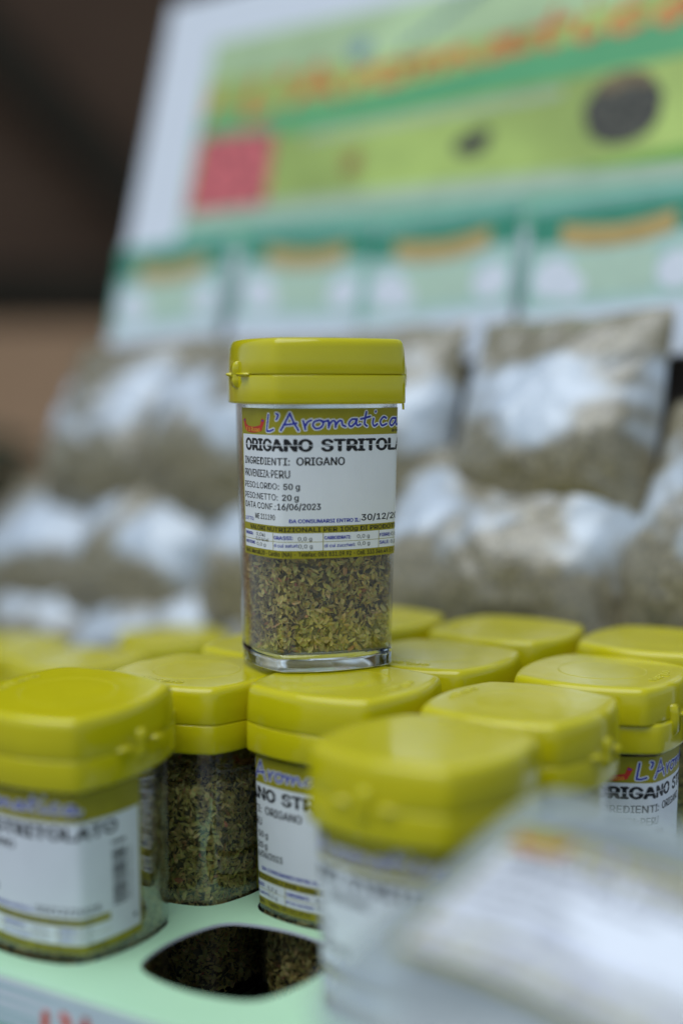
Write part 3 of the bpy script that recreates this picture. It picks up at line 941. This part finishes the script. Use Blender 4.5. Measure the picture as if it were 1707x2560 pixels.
ma = node(nt, 'ShaderNodeMath', operation='MULTIPLY_ADD'); ma.inputs[1].default_value = 4.2
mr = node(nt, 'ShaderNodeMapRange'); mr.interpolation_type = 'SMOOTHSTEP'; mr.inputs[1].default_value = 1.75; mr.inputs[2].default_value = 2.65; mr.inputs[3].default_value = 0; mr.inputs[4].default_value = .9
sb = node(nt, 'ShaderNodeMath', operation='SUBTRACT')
mx = node(nt, 'ShaderNodeMix', data_type='RGBA'); mx.inputs[7].default_value = (.56, .62, .67, 1)  # bluish-white sky glare on the plastic, painted into the base colour by the mask
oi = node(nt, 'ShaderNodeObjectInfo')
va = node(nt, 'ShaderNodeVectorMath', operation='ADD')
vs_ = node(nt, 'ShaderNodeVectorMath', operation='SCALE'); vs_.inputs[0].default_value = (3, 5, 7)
L = nt.links.new
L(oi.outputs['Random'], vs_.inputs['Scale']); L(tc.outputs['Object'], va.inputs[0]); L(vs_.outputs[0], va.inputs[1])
L(tc.outputs['Object'], n1.inputs['Vector']); L(n1.outputs['Fac'], cr.inputs[0])
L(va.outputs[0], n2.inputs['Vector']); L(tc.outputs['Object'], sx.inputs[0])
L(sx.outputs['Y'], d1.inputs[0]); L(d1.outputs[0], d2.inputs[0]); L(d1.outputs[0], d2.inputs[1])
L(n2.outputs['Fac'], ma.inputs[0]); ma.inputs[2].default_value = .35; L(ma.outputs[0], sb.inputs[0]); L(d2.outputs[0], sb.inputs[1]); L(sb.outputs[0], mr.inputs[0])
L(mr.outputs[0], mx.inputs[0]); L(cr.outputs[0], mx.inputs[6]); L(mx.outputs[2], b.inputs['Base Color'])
b.inputs['Roughness'].default_value = .45
b.inputs['Coat Weight'].default_value = 1.0
b.inputs['Coat Roughness'].default_value = .2
b.inputs['Coat IOR'].default_value = 1.5
n3 = node(nt, 'ShaderNodeTexNoise'); n3.inputs['Scale'].default_value = 60; n3.inputs['Detail'].default_value = 3; n3.inputs['Distortion'].default_value = 1.5
bpn = node(nt, 'ShaderNodeBump'); bpn.inputs['Strength'].default_value = .35; bpn.inputs['Distance'].default_value = .004
L(va.outputs[0], n3.inputs['Vector']); L(n3.outputs['Fac'], bpn.inputs['Height']); L(bpn.outputs[0], b.inputs['Coat Normal'])

m_aqua = flat('aqua_card', (.45, .62, .52), .35, .05, 40)
m_cgreen = flat('card_green', (.05, .27, .16), .35, .06, 40)
m_corange = flat('card_orange', (.50, .35, .12), .35, .08, 60)
m_cpale = flat('card_pale_green', (.50, .64, .47), .35, .05, 60)
m_film = flat('film_white', (.70, .74, .78), .3, .05, 40)
m_ctop = flat('card_soft_green', (.20, .44, .33), .35, .06, 40)
CM = [m_aqua, m_cgreen, m_corange, m_cpale, m_cardwhite, m_film, m_ctop]

def pouch_mesh(seed, w_, h_, t_, belly=-.25, crum=.0035):
    nx, ny = 44, 44
    V, F = [], []
    off = Vector((seed * 3.1, seed * 1.7, seed * 2.3))
    for side in (1, -1):
        for j in range(ny + 1):
            for i in range(nx + 1):
                s, t = -1 + 2 * i / nx, -1 + 2 * j / ny
                prof = max(0, 1 - abs(s) ** 2.6) ** .55 * max(0, 1 - abs(t) ** 2.4) ** .55
                tt = t - belly
                prof *= .55 + .45 * math.exp(-tt * tt * 2.2)
                x = s * w_ / 2 * (1 - .05 * (1 - abs(t)) * 0 - .04 * prof); y = t * h_ / 2
                q = Vector((x, y, 0)) * 28 + off
                c = crum * (mnoise.noise(q) + .6 * (abs(mnoise.noise(q * 2.2)) * 2 - .6))
                edge = min(1, 6 * (1 - abs(s)), 6 * (1 - abs(t)))
                z = side * prof * t_ / 2 + side * c * edge + .002 * side * edge
                wob = .004 * mnoise.noise(Vector((s * 2, t * 2, seed)))
                V.append((x + wob, y + wob, z))
    W1 = nx + 1; K = W1 * (ny + 1)
    for j in range(ny):
        for i in range(nx):
            a = j * W1 + i
            F.append((a, a + 1, a + W1 + 1, a + W1)); F.append((K + a, K + a + W1, K + a + W1 + 1, K + a + 1))
    return V, F

def card_print():
    p = Print()
    p.rect(-57.5, 57.5, 0, 82, 0, .1)
    p.rect(-57.5, -54.5, 20, 82, 6, .2); p.rect(54.5, 57.5, 20, 82, 6, .2)
    p.rect(-57.5, 57.5, 57, 76, 1, .22); p.rect(-57.5, 57.5, 76, 82, 6, .22)
    p.add([(-36, 69), (-20, 66), (0, 64), (20, 66), (36, 69), (36, 56), (18, 52), (0, 51), (-18, 52), (-36, 56)], [(0, 9, 8, 1), (1, 8, 7, 2), (2, 7, 6, 3), (3, 6, 5, 4)], 2, .3)
    for k in range(3):
        for i in range(12): p.rect(-24 + i * 4, -24 + i * 4 + 3, 40 - k * 6, 44 - k * 6, 3, .3)
    p.rect(-26, 26, 24, 49, 3, .25)
    p.disc((-38, 36), 14, 12, 4, .3, 20); p.disc((40, 34), 13, 11, 4, .3, 20); p.disc((-26, 30), 9, 8, 4, .32, 16)
    p.rect(-57, 57, -14, 17, 5, .27)
    return p
CARD = None
bags = [  # u, v, n, w, h, t, tilt, roll, has card, label
    (-.324, .116, .060, .114, .128, .060, .10, .05, True, 'plastic bag of oregano hanging leftmost under a green header card'),
    (-.215, .116, .062, .122, .128, .062, .08, -.03, True, 'plastic bag of oregano with green header card, second from the left, behind the standing jar'),
    (-.098, .120, .062, .116, .128, .060, .10, .06, True, 'plastic bag of oregano with green header card, just right of the standing jar'),
    (.030, .120, .064, .118, .134, .066, .08, .05, True, 'plastic bag of oregano hanging rightmost under a green header card'),
    (-.374, .030, .062, .116, .110, .052, .22, .04, False, 'oregano bag at the far left, under the leftmost hanging bag'),
    (-.268, .036, .066, .122, .110, .054, .20, -.05, False, 'oregano bag in the middle tier left of the standing jar'),
    (-.146, .040, .064, .120, .110, .054, .20, .03, False, 'oregano bag lying directly behind the standing jar, middle tier'),
    (.014, .052, .076, .152, .125, .066, .22, .03, False, 'large bulging oregano bag above the back row of lids at right'),
    (.154, .066, .066, .136, .140, .060, .15, -.08, False, 'oregano bag cut off by the right edge'),
    (-.352, -.024, .070, .120, .080, .044, .30, -.04, False, 'low flattened oregano bag at the far left behind the jars'),
    (-.238, -.022, .074, .122, .080, .044, .30, .05, False, 'low flattened oregano bag left of the standing jar, behind the lids'),
    (-.115, -.018, .074, .120, .080, .044, .30, 0, False, 'low flattened oregano bag behind the base of the standing jar'),
]
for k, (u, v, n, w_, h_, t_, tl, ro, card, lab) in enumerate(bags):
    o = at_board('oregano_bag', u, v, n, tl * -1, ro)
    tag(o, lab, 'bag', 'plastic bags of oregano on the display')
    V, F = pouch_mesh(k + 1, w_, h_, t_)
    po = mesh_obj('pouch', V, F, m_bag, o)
    if card:
        bm = bmesh.new(); box(bm, (-.0578, -.014, -.0035), (.0578, .0835, -.0018), bev=.0004)
        cd = bm_obj('header_card', bm, m_cardwhite, o)
        if CARD is None:
            cp = flat_print(card_print(), 'card_print', CM, cd, lambda x, y, l: (x / 1000, .0008 + y / 1000, -.0018 + l / 1000)); CARD = cp.data
        else:
            cp = D.objects.new('card_print', CARD); COL.objects.link(cp); cp.parent = cd
        cd.location = ((-.013, .001, .007, .002)[k], .188 - v, -.030)
        cd.rotation_euler = (tl, 0, 0)

# ------------------------------------------------------------------ the packet lying in the foreground
pr_ = Vector((.0345, -.028, -.0058)).normalized(); pu_ = Vector((.035, .040, .016)); pu_ = (pu_ - pr_ * pu_.dot(pr_)).normalized(); pn_ = pr_.cross(pu_)
PO = Vector((.0475, .370, -.006))
PM = Matrix(((pr_.x, pu_.x, pn_.x, PO.x), (pr_.y, pu_.y, pn_.y, PO.y), (pr_.z, pu_.z, pn_.z, PO.z), (0, 0, 0, 1)))
m_pack, nt, b = new_mat('milky_film')
add_mottle(nt, b, (.34, .385, .38), (.44, .49, .48), 30)
b.inputs['Roughness'].default_value = .3
b.inputs['Alpha'].default_value = .55
b.inputs['Coat Weight'].default_value = .6
m_fill = flat('pale_contents', (.20, .205, .17), .8, .25, 200)
pk = empty('labelled_packet'); pk.matrix_world = PM
tag(pk, 'blurred see-through packet with white and yellow label in the right foreground', 'packet')
PX0, PX1, PY0, PY1 = -.015, .140, -.085, .034
def pk_h(x, y):
    s = (x - (PX0 + PX1) / 2) / ((PX1 - PX0) / 2); t = (y - (PY0 + PY1) / 2) / ((PY1 - PY0) / 2)
    q = max(0, 1 - abs(s) ** 3) ** .6 * max(0, 1 - abs(t) ** 3) ** .6
    return .014 * q + .0010 * mnoise.noise(Vector((x * 40, y * 40, .3))) * min(1, 5 * (1 - abs(s)), 5 * (1 - abs(t))) - .0125
def pack_shell(name, k, mat, low, parent):
    V, F = [], []
    n1_, n2_ = 40, 30
    for sd_ in (1, -1):
        for j in range(n2_ + 1):
            for i in range(n1_ + 1):
                s, t = -1 + 2 * i / n1_, -1 + 2 * j / n2_
                # rounded-corner footprint
                fx = s * (1 - .10 * abs(t) ** 4); fy = t * (1 - .10 * abs(s) ** 4)
                x = (PX0 + PX1) / 2 + fx * (PX1 - PX0) / 2 * k; y = (PY0 + PY1) / 2 + fy * (PY1 - PY0) / 2 * k
                h = pk_h(x, y) + .0125
                V.append((x, y, -.0125 + (h * k - low) if sd_ > 0 else -.0125 - h * .8 * k))
    W1 = n1_ + 1; K = W1 * (n2_ + 1)
    for j in range(n2_):
        for i in range(n1_):
            a = j * W1 + i
            F.append((a, a + 1, a + W1 + 1, a + W1)); F.append((K + a, K + a + W1, K + a + W1 + 1, K + a + 1))
    return mesh_obj(name, V, F, mat, parent)
pack_shell('film_pouch', 1.0, m_pack, 0, pk)
pack_shell('contents', .78, m_fill, .0008, pk)
a, p = label_print()
fn = lambda x, y, l: ((x + 50.4) / 1000, (y - 100.0) / 1000, pk_h((x + 50.4) / 1000, (y - 100) / 1000) + .0009 + l * 2.0 / 1000)
GX, GY = np.arange(-44, 50, 8.0), np.arange(48, 100, 7.0)
lo_ = flat_print(a, 'paper_label', LABEL_MATS, pk, fn, GX, GY)
flat_print(p, 'label_print', LABEL_MATS, lo_, fn, GX, GY)
# carton the packet rests on
m_carton = flat('grey_white_carton', (.27, .29, .29), .6, .05, 30)
bm = bmesh.new()
box(bm, (.035, -.085, 0), (.17, .0, .106), Matrix.Translation((.0, .352, COUNTER_Z)) @ Matrix.Rotation(rad(-33), 4, 'Z') @ Matrix.Translation((-.01, 0, 0)), bev=.002)
tag(bm_obj('carton', bm, m_carton), 'grey carton under the foreground packet', 'carton')
